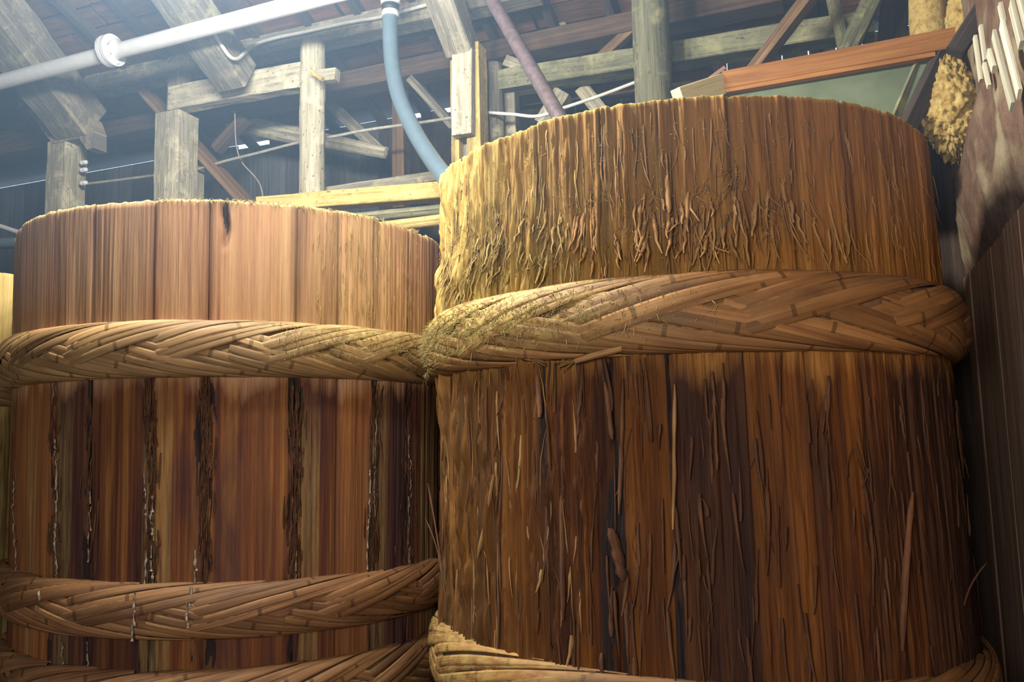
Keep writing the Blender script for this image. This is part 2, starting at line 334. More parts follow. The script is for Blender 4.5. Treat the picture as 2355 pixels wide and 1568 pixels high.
#@@VATS
# ------------------------------------------------------------ vats
def vat_theta(c, x, y):
    r = ray(x, y); a_ = r[0]**2+r[1]**2; b_ = r[0]*c[0]+r[1]*c[1]; q = b_*b_-a_*(c[0]**2+c[1]**2-1)
    t = (b_-math.sqrt(max(q, 0)))/a_; return math.atan2(r[1]*t-c[1], r[0]*t-c[0]), EYE+r[2]*t
class Vat:
    def __init__(s, name, c, top, taper, mat, label, fine=True):
        s.c = np.array([c[0], c[1], 0.]); s.top = top; s.tp = taper; s.mat = mat
        s.e = tag(empty(name, s.c), label, 'vat', 'soy sauce vats'); s.e.pop('group', None) if 'group' in s.e else None
    def R(s, z): return 1+s.tp*(s.top-np.asarray(z))
    def P(s, th, z, off=0):
        r = s.R(z)+off; return np.stack([np.cos(th)*r, np.sin(th)*r, z+0*th], -1)
def wrapd(a): return (a+math.pi) % (2*math.pi)-math.pi
def build_staves(v, joints, disp, front_lo, front_hi, mouldf, step=.0042, zstep=.015, seed=0, tones=()):
    """joints: angles of the stave edges on the side in view; the rest of the ring is filled with plain staves"""
    js = sorted(joints); rest = js[0]+2*math.pi-js[-1]; k = max(1, round(rest/.22)); js = js+[js[-1]+rest*(i+1)/k for i in range(k)]
    rs = random.Random(seed)
    for i in range(len(js)-1):
        t0, t1 = js[i], js[i+1]; mid = wrapd((t0+t1)/2); front = front_lo-.1 < mid < front_hi+.1
        nc = max(4, int((t1-t0)/(step if front else .03))); zt = v.top+rs.uniform(-.006, .006)
        zb = .62 if front and False else .0
        zs = np.r_[np.arange(zb, .60, .05), np.arange(.60, zt-.012, zstep)] if front else np.linspace(0, zt-.012, 14)
        zs = np.r_[zs, zt-.008, zt-.003, zt]; th = np.linspace(t0, t1, nc)
        T, Z = np.meshgrid(th, zs)
        de = np.minimum(T-t0, t1-T)          # distance to the joint, about in metres
        off, extra = disp(T, Z, de, i, wrapd(t0), wrapd(t1)) if front else (0*T-.006*np.exp(-(de/.006)**2), 0*T)
        lip = np.clip((Z-(zt-.010))/.010, 0, 1); off = off*(1-lip*.5)-.006*lip**2
        topn = (fbm(T*45, 0*T, 77+seed, 3)-.5)*.012*(Z > zt-.02) if front else 0
        Pm = v.P(T, Z, off); Pm[..., 2] += topn
        r_in = v.R(zs[-1])-.055
        tops = np.stack([np.cos(th)*r_in, np.sin(th)*r_in, Pm[-1, :, 2]-.004], -1); bots = np.stack([np.cos(th)*r_in, np.sin(th)*r_in, 0*th+.15], -1)
        V = np.concatenate([Pm.reshape(-1, 3), tops, bots]); nr = len(zs)+2
        UV = np.stack([np.r_[T.ravel(), th, th], np.r_[Z.ravel(), 0*th+zt+.05, 0*th]], -1)
        jt = np.exp(-(de/.012)**2)*(.35+.65*fbm(T*8, Z*5, 5+i, 3)); jt = np.where(extra > 2, np.clip((extra-2)/1.5+.7, 0, 1), np.minimum(jt+extra, .78))
        md = np.clip(mouldf(T, Z), 0, 1) if front else 0*T
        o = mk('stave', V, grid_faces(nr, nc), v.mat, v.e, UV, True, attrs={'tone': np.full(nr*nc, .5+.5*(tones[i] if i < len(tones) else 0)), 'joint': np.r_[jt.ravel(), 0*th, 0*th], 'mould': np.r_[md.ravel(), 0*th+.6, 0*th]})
def hoop(v, zc, hh, T, tilt, mat, label, nb=17, mouldf=None, lo=-math.pi, hi=.35, phase=0., bundle=4, dl=.86, seed=0, vs=-.26):
    R0 = float(v.R(zc))-.004; rs = random.Random(seed)
    # core
    ph = np.linspace(-math.pi/2, math.pi/2, 9); th = np.linspace(0, 2*math.pi, 97)[:-1]
    PH, TH = np.meshgrid(ph, th, indexing='ij')
    r = R0+(T-.007)*np.cos(PH)**.75; V = np.stack([np.cos(TH)*r, np.sin(TH)*r, (hh-.006)*np.sin(PH)], -1).reshape(-1, 3)
    core = mk('braided_hoop', V, grid_faces(9, 96, wrap=True), M['hoop_in'], v.e, np.stack([PH.ravel()*.1, TH.ravel()], -1), True, (0, 0, zc), attrs={'mould': np.zeros(len(V))})
    core['label'] = label; core.rotation_euler = (0, -tilt, 0)
    Lh = (hh*1.15+T*.55)          # arc length from the belly to the back edge
    R1 = R0+T
    def S(u, vv, off):
        f = np.clip(vv/Lh, -1.3, 1.3)*math.pi/2; cs = np.cos(f); r = R0+T*np.sign(cs)*np.abs(cs)**.75+off*np.cos(f); z = hh*np.sin(f)+off*np.sin(f)
        return np.stack([np.cos(u/R1)*r, np.sin(u/R1)*r, z], -1)
    pitch = 2*math.pi/nb; k0 = math.floor(lo/pitch); k1 = math.ceil(hi/pitch)
    wid = pitch*R1*math.sin(math.atan2(Lh*1.45, dl*R1))/3.1*1.12
    for k in range(k0, k1+1):
        for side in (1, -1):
            for b in range(bundle):
                n = 26; t = np.linspace(0, 1, n); dd = dl*(1+rs.uniform(-.06, .06))
                u = ((k+(0 if side > 0 else .42))*pitch+phase+rs.uniform(-.015, .015)+dd*t)*R1
                vv = side*((-.34-.05*b if side > 0 else -.36)*Lh+(1.62+(.2 if side > 0 else -.1))*Lh*(t**.95))+vs*Lh; sl = np.gradient(vv)/np.gradient(u); ang = np.arctan(sl)
                wc = (b-(bundle-1)/2)*wid*.98; hw = wid*.52*(1+rs.uniform(-.12, .05))
                cr = np.array([-1, -.92, -.5, 0, .5, .92, 1]); ch = np.array([-.003, 0, .0008, .0012, .0008, 0, -.003])
                base = (.006 if side > 0 else .005)+rs.uniform(-.0012, .0018)+.0010*(b if side > 0 else -b)
                fn = vv/Lh*side; sm = np.clip((fn+.26)/.26, 0, 1); sm = sm*sm*(3-2*sm); lift = -.003+(base+.003)*sm+.003*np.exp(-((fn-.25)/.2)**2)
                sq = .75+.25*np.minimum(1, t/.15)
                Uc = u[:, None]-(wc+cr[None]*hw*sq[:, None])*np.sin(ang)[:, None]; Vc = vv[:, None]+(wc+cr[None]*hw*sq[:, None])*np.cos(ang)[:, None]
                wobble = .004*(vn(t[:, None]*6, 0*cr[None], rs.randint(0, 9999))-.5)
                Pm = S(Uc, Vc+wobble, ch[None]*(1 if hw > .012 else .6)+lift[:, None])
                UV = np.stack([np.broadcast_to(cr[None]*hw, Uc.shape)+k*.31+b*.07, np.broadcast_to(u[:, None], Uc.shape)], -1).reshape(-1, 2)
                md = np.clip(mouldf(wrapd(Uc/R1), Vc/Lh), 0, 1) if mouldf else 0*Uc
                nc = len(cr); F = np.concatenate([grid_faces(n, nc)])
                o = mk('bamboo_strip', Pm.reshape(-1, 3), F[:, ::-1] if False else F, mat, core, UV, True, attrs={'mould': md.ravel()})
    return core, S, Lh, R1
def ribbons(name, items, mat, parent, label=None, stuff=True):
    """items: lists of (centre line (n,3), half widths (n,), side vector (3,)); one mesh of folded fibres"""
    V = []; F = []; UV = []; o = 0
    for P, w, sd in items:
        n = len(P); w = np.asarray(w)[:, None]; nrm = np.cross(P[-1]-P[0], sd); nn_ = np.linalg.norm(nrm); nrm = nrm/nn_ if nn_ > 1e-9 else np.array([0, 0, 1.])
        A_ = np.stack([P-sd*w, P+nrm*w*.55, P+sd*w, P-nrm*w*.35], 1)
        V.append(A_.reshape(-1, 3)); F.append(grid_faces(n, 4, o, wrap=True)); s = np.r_[0, np.cumsum(np.linalg.norm(np.diff(P, axis=0), axis=1))]
        q = RNG.uniform(0, 9); UV.append(np.stack([np.tile([0, .01, .02, .03], n)+q, np.repeat(s, 4)+q*.7], -1)); o += n*4
    ob = mk(name, np.concatenate(V), np.concatenate(F), mat, parent, np.concatenate(UV), True)
    if label: ob['label'] = label
    if stuff: ob['kind'] = 'stuff'
    return ob
def shred(v, th, z, L, w, lift, up=False, curl=0., n=7, wob=.006):
    t = np.linspace(0, 1, n); zz = z-(L*t if not up else -L*t)
    tt = th+np.cumsum(RNG.normal(0, wob/ n, n))+curl*t**2; off = .003+lift*t**1.6+RNG.normal(0, lift*.08+.0005, n)
    P = v.P(tt, zz, off); ww = w*(1-.75*t**1.5)*np.r_[.6, np.ones(n-1)]; sd = np.array([-math.sin(th), math.cos(th), 0])
    return P, ww*.5, sd

VL = Vat('soy_sauce_vat', (-1.3345, 4.2118), EYE+.968, -.019, M['stave_l'], 'pale tan cedar vat with two braided bamboo hoops, in the middle of the row')
VR = Vat('soy_sauce_vat', (.715, 3.5802), EYE+1.0737, .016, M['stave_r'], 'tall shaggy red-brown cedar vat with splintering staves beside the board wall')
V3 = Vat('soy_sauce_vat', (-3.40, 4.88), EYE+.93, 0., M['stave_3'], 'yellowish vat mostly hidden behind the pale tan vat')
for v_ in (VL, VR, V3): v_.e['group'] = 'row of soy sauce vats'
# left vat
JL = [vat_theta(VL.c, x, y)[0] for x, y in ((38, 760), (115, 1000), (197, 1000), (341, 1000), (472, 1000), (682, 950), (780, 650), (865, 1000), (945, 1000))]
JL = [JL[0]-.20]+JL+[JL[-1]+.17, JL[-1]+.35]
def vis(v): a = math.atan2(-v.c[1], -v.c[0]); return a-1.45, a+1.45
ROT_L = {round(vat_theta(VL.c, x, 1000)[0], 4): k for x, k in ((115, .6), (197, .8), (341, 1.), (472, 1.2), (682, 1.), (865, .7), (945, .5))}
def disp_l(T, Z, de, i, t0, t1):
    low = np.clip((EYE+.38-Z)/.1, 0, 1)
    o = .010*(fbm(T*22, Z*.9, 3+i*5, 3)-.5)+.005*(fbm(T*90, Z*2.2, 9+i, 3)-.5)+.0035*(vn(T*210, Z*3.1, 31+i)-.5)
    right = np.clip((T+1.0)/.5, 0, 1); o += right*.006*(fbm(T*75, Z*1.6, 71, 3)-.5)
    o -= .010*np.exp(-(de/.005)**2); ex = 0*T
    for t, k in ROT_L.items():
        for e in (t0, t1):
            if abs(wrapd(e-t)) < .003:
                d = np.abs(wrapd(T-e)); n_ = fbm(T*55, Z*7, int(abs(t)*1000), 4); wd = .010+.030*k*vn(0*T, Z*5, int(abs(t)*777))
                m = np.exp(-(d/wd)**2)*low; o += m*k*.045*(n_-.56); ex = ex+m*.55*k*(n_ < .62)+2.9*(m*k > .35)*(n_ < .46)
                m2 = np.exp(-(d/.026)**2)*(1-low); ex = ex+m2*np.clip(fbm(T*14, Z*2.2, 8)*2.2-.65, 0, 1)
    # the split below the rim
    tc = TS - (VL.top-Z)*.0; m = np.exp(-((wrapd(T-tc)-.004*np.sin(Z*40))/.012)**2)*np.clip((Z-(VL.top-.20))/.14, 0, 1); o -= .03*m; ex = ex+m*5
    return o, ex
TS = vat_theta(VL.c, 520, 500)[0]
def mould_l(T, Z):
    edge = np.clip((-2.42-T)/.35, 0, 1); r = np.clip((T+1.25)/.55, 0, 1)*np.clip((Z-(EYE+.25))/.25, 0, 1)
    rim = np.clip((Z-(VL.top-.02))/.02, 0, 1)*.8
    lowg = .25*np.clip((EYE+.28-Z)/.3, 0, 1)*(vn(T*9, 0*Z, 4) > .62)
    return edge*.8*(Z > EYE+.1)+r*.45+rim+lowg
f0, f1 = vis(VL)
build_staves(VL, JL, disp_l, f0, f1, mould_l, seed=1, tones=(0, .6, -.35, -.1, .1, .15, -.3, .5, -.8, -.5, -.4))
# right vat
JR = [vat_theta(VR.c, x, y)[0] for x, y in ((1065, 950), (1150, 950), (1255, 950), (1405, 1000), (1545, 1000), (1697, 600), (1850, 800), (1985, 900), (2085, 900), (2145, 900))]
JR = [JR[0]-.35, JR[0]-.17]+JR+[JR[-1]+.17, JR[-1]+.34]
ROT_R = {round(vat_theta(VR.c, x, 1000)[0], 4): k for x, k in ((1255, .8), (1405, 1.5), (1545, .7), (1985, .6))}
def disp_r(T, Z, de, i, t0, t1):
    low = np.clip((EYE+.36-Z)/.1, 0, 1); leftw = np.clip((-1.35-T)/.9, 0, 1)
    s = .32+.95*leftw
    warp = T+.010*(fbm(T*9, Z*2.5, 61, 2)-.5)
    o = s*(.008*(fbm(warp*20, Z*.5, 13+i*5, 3)-.5)+.007*(fbm(warp*75, Z*1.1, 19+i, 3)-.5)+.008*(fbm(warp*150, Z*1.6, 41+i, 2)-.5))-.012
    sst = lambda x, a_, b_: np.clip((x-a_)/(b_-a_), 0, 1)
    f1_ = fbm(warp*26, Z*1.5, 301, 4); f2_ = fbm(warp*55, Z*2.6, 401, 4); o += s*(.007*sst(f1_, .50, .52)+.006*sst(f1_, .60, .615)+.006*sst(f2_, .53, .545))
    rg = np.clip(fbm(warp*48, Z*3.2, 53, 3)-.56, 0, 1)*s*.075; o += rg
    fr = np.clip(1-np.abs(Z-(EYE+.60))/.16, 0, 1)*leftw; o += fr*np.clip(fbm(warp*60, Z*5, 91, 3)-.5, 0, 1)*.10
    o -= .008*np.exp(-(de/.005)**2); ex = 0*T
    for t, k in ROT_R.items():
        for e in (t0, t1):
            if abs(wrapd(e-t)) < .003:
                d = np.abs(wrapd(T-e)); n_ = fbm(T*45, Z*4, int(abs(t)*1000), 4); wd = .012+.030*k*vn(0*T, Z*3, int(abs(t)*777))
                m = np.exp(-(d/wd)**2)*low; o -= m*k*.028*n_; ex = ex+m*.8+2.8*(m*k > .45)*(n_ < (.56 if k > 1.2 else .44))
    return o, ex
def mould_r(T, Z):
    l = np.clip((-2.15-T)/.75, 0, 1); upm = np.clip((Z-(EYE+.30))/.2, 0, 1)
    return l*(.95*upm+.10*(1-upm))+.25*upm*np.clip((-1.4-T)/.8, 0, 1)+np.clip((Z-(VR.top-.012))/.012, 0, 1)*.7
f0, f1 = vis(VR)
build_staves(VR, JR, disp_r, f0, f1, mould_r, step=.0038, seed=2, tones=(0, 0, .3, .45, 0, .35, -.85, .3, .05, -.4, -.8, -.95, -.95))  # per-stave tints; the rightmost are darkened to put that side's shade into the colour
# the vat at the left edge
a3 = math.atan2(-V3.c[1], -V3.c[0])
build_staves(V3, [a3-1.4+.2*k for k in range(15)], lambda T, Z, de, i, a_, b_: (.010*(fbm(T*30, Z*1.2, 3+i*5, 3)-.5)-.008*np.exp(-(de/.006)**2), 0*T), a3, a3+1.5, lambda T, Z: .55+0*T, step=.012, zstep=.05, seed=3)

# hoops
mh_l = lambda T, f: np.clip((T+1.35)/.5, 0, 1)*np.clip(.5+f, 0, 1)*.9+np.clip((-2.6-T)/.3, 0, 1)*.5
mh_r = lambda T, f: np.clip((-1.75-T)/.7, 0, 1)*np.clip(.75+f, 0, 1)
HL1 = hoop(VL, EYE+.384, .103, .062, -.005, M['bam_l'], 'upper braided bamboo hoop', mouldf=mh_l, lo=-3.5, hi=.45, phase=.02, seed=5)
HL2 = hoop(VL, EYE-.588, .096, .055, -.035, M['bam_low'], 'second braided bamboo hoop, streaked with salt', lo=-3.5, hi=.45, phase=.15, seed=6, nb=13, dl=1.1, vs=-.3)
HL3 = hoop(VL, EYE-.915, .11, .06, -.03, M['bam_low'], 'lowest braided bamboo hoop', lo=-3.5, hi=.45, phase=.07, seed=7)
HR1 = hoop(VR, EYE+.378, .118, .068, -.003, M['bam_r'], 'upper braided bamboo hoop', mouldf=mh_r, lo=-3.9, hi=.15, phase=.10, nb=13, dl=1.15, seed=8, vs=-.14)
HR2 = hoop(VR, EYE-.835, .115, .048, -.045, M['bam_r'], 'lower braided bamboo hoop', lo=-3.9, hi=.15, phase=.2, nb=13, dl=1.15, mouldf=lambda T, f: .5*np.clip((-1.9-T)/.7, 0, 1), seed=9)
H31 = hoop(V3, EYE+.36, .11, .06, 0, M['bam_l'], 'braided bamboo hoop', lo=-1.9, hi=-.2, seed=10)
H32 = hoop(V3, EYE-.62, .10, .06, 0, M['bam_low'], 'braided bamboo hoop', lo=-1.9, hi=-.2, seed=12)

# loose fibres on the right vat
def rnd(n, lo, hi): return RNG.uniform(lo, hi, n)
it_lit, it, it_dk = [], [], []
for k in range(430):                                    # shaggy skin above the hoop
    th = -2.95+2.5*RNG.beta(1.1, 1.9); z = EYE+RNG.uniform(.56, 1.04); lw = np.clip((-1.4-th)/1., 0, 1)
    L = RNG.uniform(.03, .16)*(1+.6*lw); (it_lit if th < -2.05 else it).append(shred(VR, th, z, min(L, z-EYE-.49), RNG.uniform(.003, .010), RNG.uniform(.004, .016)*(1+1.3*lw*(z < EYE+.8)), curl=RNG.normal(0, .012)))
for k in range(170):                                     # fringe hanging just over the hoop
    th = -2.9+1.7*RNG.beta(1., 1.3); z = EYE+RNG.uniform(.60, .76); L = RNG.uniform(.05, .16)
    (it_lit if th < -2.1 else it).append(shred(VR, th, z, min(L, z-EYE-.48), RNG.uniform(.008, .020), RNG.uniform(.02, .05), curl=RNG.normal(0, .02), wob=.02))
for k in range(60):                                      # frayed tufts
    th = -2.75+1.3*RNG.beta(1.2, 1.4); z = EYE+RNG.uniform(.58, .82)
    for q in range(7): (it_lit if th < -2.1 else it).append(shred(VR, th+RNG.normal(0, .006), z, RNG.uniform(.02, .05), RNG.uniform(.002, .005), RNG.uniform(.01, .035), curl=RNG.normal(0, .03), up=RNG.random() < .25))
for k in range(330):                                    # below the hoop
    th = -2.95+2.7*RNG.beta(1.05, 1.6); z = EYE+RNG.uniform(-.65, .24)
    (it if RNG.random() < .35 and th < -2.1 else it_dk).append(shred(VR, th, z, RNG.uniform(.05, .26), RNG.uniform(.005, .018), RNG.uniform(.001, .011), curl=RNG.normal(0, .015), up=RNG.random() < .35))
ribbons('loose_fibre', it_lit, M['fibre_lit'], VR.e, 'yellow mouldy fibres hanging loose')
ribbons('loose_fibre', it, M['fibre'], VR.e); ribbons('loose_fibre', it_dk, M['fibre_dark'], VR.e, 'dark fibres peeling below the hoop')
def splinter(v, p0, p1, w, lift0, lift1, mat, label=None, n=9):
    (ta, za), (tb, zb) = vat_theta(v.c, *p0), vat_theta(v.c, *p1); t = np.linspace(0, 1, n)
    th = ta+(tb-ta)*t+RNG.normal(0, .0007, n); P = v.P(th, za+(zb-za)*t, .004+lift0*(1-t)**2+lift1*t**2)
    ww = w*np.minimum(1, .45+5*np.minimum(t, 1-t))*RNG.uniform(.7, 1., n); sd = np.array([-math.sin(ta), math.cos(ta), 0])
    o = ribbons('splinter', [(P, ww/2, sd)], mat, v.e, label, False); return o
splinter(VR, (1552, 885), (1550, 1215), .015, .004, .008, M['fibre'], 'pale orange strip of bare wood')
splinter(VR, (1797, 415), (1800, 470), .016, .002, .016, M['fibre'])
splinter(VR, (1700, 440), (1718, 530), .010, .004, .010, M['fibre'])
splinter(VR, (1535, 405), (1540, 495), .020, .002, .022, M['fibre'])
splinter(VR, (2072, 1130), (2050, 1490), .035, .018, .01, M['fibre_dark'])
splinter(VR, (2085, 520), (2092, 600), .010, .002, .012, M['fibre'])
splinter(VR, (1022, 1110), (1046, 1400), .020, .05, .0, M['fibre_dark'], 'long splinter sprung away from the side')
splinter(VR, (1014, 1190), (1040, 1330), .012, .06, .01, M['fibre_dark'])
splinter(VR, (2195, 1390), (2210, 1290), .018, .0, .05, M['fibre_dark'])
splinter(VR, (1240, 860), (1260, 960), .030, .002, .028, M['fibre_dark'])
splinter(VR, (1150, 1090), (1120, 1280), .022, .006, .012, M['fibre'])
splinter(VR, (1416, 1210), (1440, 1330), .040, .03, .01, M['fibre_dark'])
splinter(VR, (1210, 1000), (1204, 1130), .016, .004, .012, M['fibre_lit'])
for x0, y0, x1, y1, w in ((1395, 880, 1415, 1010, .020), (1436, 870, 1432, 1180, .016), (1345, 830, 1340, 960, .014), (1300, 1120, 1310, 1420, .022), (1640, 900, 1646, 1080, .012), (1900, 470, 1925, 590, .014), (1930, 560, 1935, 610, .016)):
    splinter(VR, (x0, y0), (x1, y1), w, .003, .014, M['fibre'] if y0 < 700 else M['fibre_dark'])
# fuzz of mould on the hoops and rims
def fuzz(v, n, fth, fz, foff, mat, label, ln=(.008, .03), w=(.0008, .0022)):
    th = fth(n); z = fz(n); V = []
    for i in range(n):
        d = RNG.normal(0, 1, 3)+np.array([math.cos(th[i]), math.sin(th[i]), .2])*1.0; d /= np.linalg.norm(d); L = RNG.uniform(*ln)
        o_ = foff(z[i]); p = v.P(np.array(th[i]), np.array(z[i]), o_); t = np.linspace(0, 1, 4)[:, None]
        P = p+d*L*t+np.array([0, 0, -.35*L])*t**2; sd = np.cross(d, RNG.normal(0, 1, 3)); sd /= np.linalg.norm(sd)
        V.append((P, RNG.uniform(*w)*(1-.6*t[:, 0]), sd))
    return ribbons('mould_fuzz', V, mat, v.e, label)
def hoopoff(zc, hh, T):
    def f(z): q = np.clip(abs(z-zc)/hh, 0, 1); return T*(1-q**2)**.4+.006
    return f
fuzz(VR, 2600, lambda n: -3.0+1.35*RNG.beta(1, 1.8, n), lambda n: EYE+.378+.118*np.clip(RNG.normal(.35, .45, n), -1, 1), hoopoff(EYE+.378, .118, .068), M['fuzz'], 'yellow mould fuzz on the hoop')
fuzz(VL, 900, lambda n: -1.15+.75*RNG.random(n), lambda n: EYE+.384+.103*np.clip(RNG.normal(.4, .4, n), -1, 1), hoopoff(EYE+.384, .103, .062), M['fuzz'], 'yellow mould fuzz on the hoop', (.006, .02), (.0006, .0016))
fuzz(VL, 900, lambda n: -1.6+1.2*RNG.random(n), lambda n: VL.top+RNG.uniform(-.01, .004, n), lambda z: -.004, M['fuzz'], 'yellow mould fringe on the rim', (.006, .018), (.0006, .0016))
fuzz(VR, 900, lambda n: -3.0+1.6*RNG.random(n), lambda n: EYE+RNG.uniform(.5, 1.0, n), lambda z: .006, M['fuzz'], 'yellow fuzz on the lit side', (.006, .02), (.0006, .0018))
# torn ends of bamboo under the right hoop
for (x0, y0), (x1, y1), w in (((1150, 800), (1238, 828), .03), ((1440, 800), (1335, 832), .034), ((1020, 815), (978, 858), .04)):
    ta, za = vat_theta(VR.c, x0, y0); tb, zb = vat_theta(VR.c, max(x1, 1012), y1); t = np.linspace(0, 1, 9)
    P = VR.P(ta+(tb-ta)*t, za+(zb-za)*t, .040-.012*t+(.03*t if x1 < 1012 else 0)); sd = np.array([0, 0, 1.])
    ribbons('frayed_strip_end', [(P, w*.5*(1-.4*t), sd)]+[(P[-1]+np.stack([np.linspace(0, 1, 4)]*3, -1)*((P[-1]-P[-2])*RNG.uniform(1, 3)+RNG.normal(0, .008, 3)), np.full(4, .0016), sd) for q in range(25)], M['fibre'] if x1 > 1012 else M['fibre_lit'], VR.e, 'frayed end of a bamboo strip', False)
# shreds and salt along the rotten joints of the left vat
it, sa = [], []
for x, ya, yb, k in ((115, 900, 1340, 40), (197, 900, 1300, 30), (341, 880, 1340, 110), (472, 880, 1300, 150), (682, 880, 1330, 120), (865, 880, 1340, 80), (945, 900, 1330, 50)):
    for q in range(k):
        th, z = vat_theta(VL.c, x+RNG.normal(0, 8), RNG.uniform(ya, yb)); it.append(shred(VL, th, z, RNG.uniform(.03, .14), RNG.uniform(.004, .014), RNG.uniform(.003, .016), up=RNG.random() < .5))
ribbons('loose_fibre', it, M['fibre_dark'], VL.e, 'rotten fibres along the stave joints')
it = []
for k in range(130):
    th = -1.0+.6*RNG.random(); z = EYE+RNG.uniform(.5, .93); it.append(shred(VL, th, z, RNG.uniform(.03, .12), RNG.uniform(.003, .008), RNG.uniform(.001, .005)))
ribbons('loose_fibre', it, M['fibre_lit'], VL.e)
for x, ya, yb, w in ((121, 1010, 1350, 7), (200, 1130, 1290, 4), (328, 1090, 1360, 5), (346, 1140, 1350, 6), (446, 1265, 1385, 6), (318, 1360, 1460, 6), (436, 1380, 1430, 6), (856, 1080, 1350, 5), (868, 960, 1180, 4), (945, 1000, 1330, 4), (188, 1480, 1540, 5), (130, 1480, 1550, 5), (27, 1060, 1340, 6), (105, 1355, 1370, 8), (685, 1260, 1340, 3)):
    y = ya; xx = x
    while y < yb:
        L = RNG.uniform(12, 45); (ta, za), (tb, zb) = vat_theta(VL.c, xx, y), vat_theta(VL.c, xx+RNG.normal(0, .8), min(y+L, yb+8)); t = np.linspace(0, 1, 5)
        off = .008 if y < 1340 or y > 1475 else .062*(1-min(1, abs(za-(EYE-.588))/.1)**2)**.4+.012
        sa.append((VL.P(ta+(tb-ta)*t, za+(zb-za)*t, off+RNG.normal(0, .002, 5)), w*.0016*.6*RNG.uniform(.15, 1.3, 5), np.array([-math.sin(ta), math.cos(ta), 0]))); y += L*RNG.uniform(.7, 1.25); xx = np.clip(xx+RNG.normal(0, 2), x-6, x+6)
ribbons('salt_crust', sa, M['salt'], VL.e, 'whitish salt crust in streaks')

#@@TIMBER
# ------------------------------------------------------------ timber frame behind the vats
def px(n, x, y): r = ray(x, y); return np.linalg.norm(r*(n/(r@B)))*(r@FW)/np.linalg.norm(r)/F_PX    # metres per pixel there
NP_ = 4.80
def post(name, xc, yt, wpx, n, mat, label, cat='post', roundp=False, depth=None, parent=None, dn=0, rough=.07, group=None, scale=None):
    p1 = pt(xc, yt, n); p0 = p1.copy(); p0[2] = 0; w = wpx*px(n, xc, max(yt, 0)+150)
    o = log(name, p0, p1, w/2, mat, parent, rough, scale=scale) if roundp else beam(name, p0, p1, w, depth or w, mat, parent, rough, up=B, scale=scale)
    if parent is None: tag(o, label, cat, group)
    return o
def bar(name, a_, b_, hpx, mat, label, cat='beam', dpx=None, n=None, rough=.06, parent=None, roundp=False, bow=0, scale=None, up=(0, 0, 1), group=None):
    p0 = pt(*a_) if len(a_) == 3 else pt(*a_, n); p1 = pt(*b_) if len(b_) == 3 else pt(*b_, n)
    m = px(a_[2] if len(a_) == 3 else n, (a_[0]+b_[0])/2, (a_[1]+b_[1])/2); h = hpx*m; d = (dpx or hpx)*m
    o = log(name, p0, p1, h/2, mat, parent, rough, bow=bow, scale=scale) if roundp else beam(name, p0, p1, d, h, mat, parent, rough, bow=bow, scale=scale, up=up)
    if parent is None: tag(o, label, cat, group)
    return o
def child(o, par): o.parent = par; o.location = Vector(o.location)-Vector(par.location); return o
post('square_post', 155, 332, 60, NP_, M['pale'], 'square weathered post below the curved bracket, first from the edge')
p2 = post('square_post', 408, 268, 70, NP_, M['pale'], 'thick square post with narrow notched top, behind the pale vat')
child(post('tenon', 412, 165, 46, NP_+.02, M['grey'], None, depth=.08, parent=p2), p2)
p3 = post('round_post', 719, 98, 58, NP_, M['pale'], 'split grey post with a pegged rail passing through it', roundp=True, rough=.14)
p4 = empty('spliced_post', pt(1075, 105, NP_)*np.array([1, 1, 0])); tag(p4, 'mouldy post patched with a splice board, beside the grey hose', 'post')
for x, w in ((1053, 19), (1094, 34)): child(post('post_half', x, 108, w, NP_, M['yellow'], None, depth=.14, parent=p4), p4)
o = bar('splice_board', (1066, 118, NP_-.10), (1066, 312, NP_-.10), 50, M['pale'], None, dpx=22, parent=p4, up=A); child(o, p4)
o = bar('post_core', (1075, 106, NP_+.03), (1075, 420, NP_+.03), 60, M['grey'], None, dpx=20, parent=p4, up=A); child(o, p4)
post('round_post', 1133, 150, 46, 5.02, M['grey'], 'slim dark round post standing just behind the spliced post', roundp=True)
post('flat_post', 1173, 220, 36, 5.12, M['grey'], 'flat grey stud between the slim dark post and the rusty pipe')
post('round_post', 1490, -90, 86, NP_, M['green'], 'stout green-grey round log post behind the shaggy vat', roundp=True, rough=.07)
post('flat_post', 920, 188, 29, 5.42, M['brown'], 'thin brown stud behind the grey hose')
q_ = pt(2128, -60, 4.9); q2 = q_.copy(); q2[2] = pt(2128, 180, 4.9)[2]; tag(log('straw_post', q2, q_, 40*px(4.9, 2128, 60), M['straw'], None, .12), 'yellow straw-covered post above the red-brown frame', 'post')
q3 = q2.copy(); q3[2] = 0; q2 = q2-np.array([0, 0, .004]); tag(beam('corner_post', q3, q2, .14, .14, M['sooty'], None, up=B), 'dark corner post under the straw-covered post', 'post')
post('flat_post', 452, 385, 26, 5.0, M['pale'], 'short narrow stud just right of the notched post')
# rails and purlins
rail = bar('pegged_rail', (398, 231, 4.78), (700, 176, 4.78), 58, M['pale'], 'hewn rail tenoned between the notched post and the split post', dpx=34, rough=.10)
o = bar('tenon', (690, 182, 4.79), (776, 172, 4.79), 28, M['pale'], None, dpx=20, parent=rail); child(o, rail)
o = bar('wedge', (716, 165, 4.67), (742, 183, 4.66), 9, M['yellow'], None, parent=rail); child(o, rail)
bar('purlin', (60, 237, 4.92), (1240, -26, 4.92), 47, M['grey'], 'long grey purlin carrying the pale cable', dpx=50)
bar('purlin', (-60, 372, 5.30), (1800, -8, 5.30), 42, M['purlin'], 'brown purlin running behind all the posts', dpx=60)
bar('cross_beam', (1140, 195, 5.06), (2010, 58, 5.06), 50, M['green'], 'cracked green-grey beam passing behind the stout log post', dpx=60, rough=.08)
bar('cross_beam', (1150, 238, 5.35), (1640, 178, 5.35), 36, M['purlin'], 'brown board below the cracked green-grey beam', dpx=30)
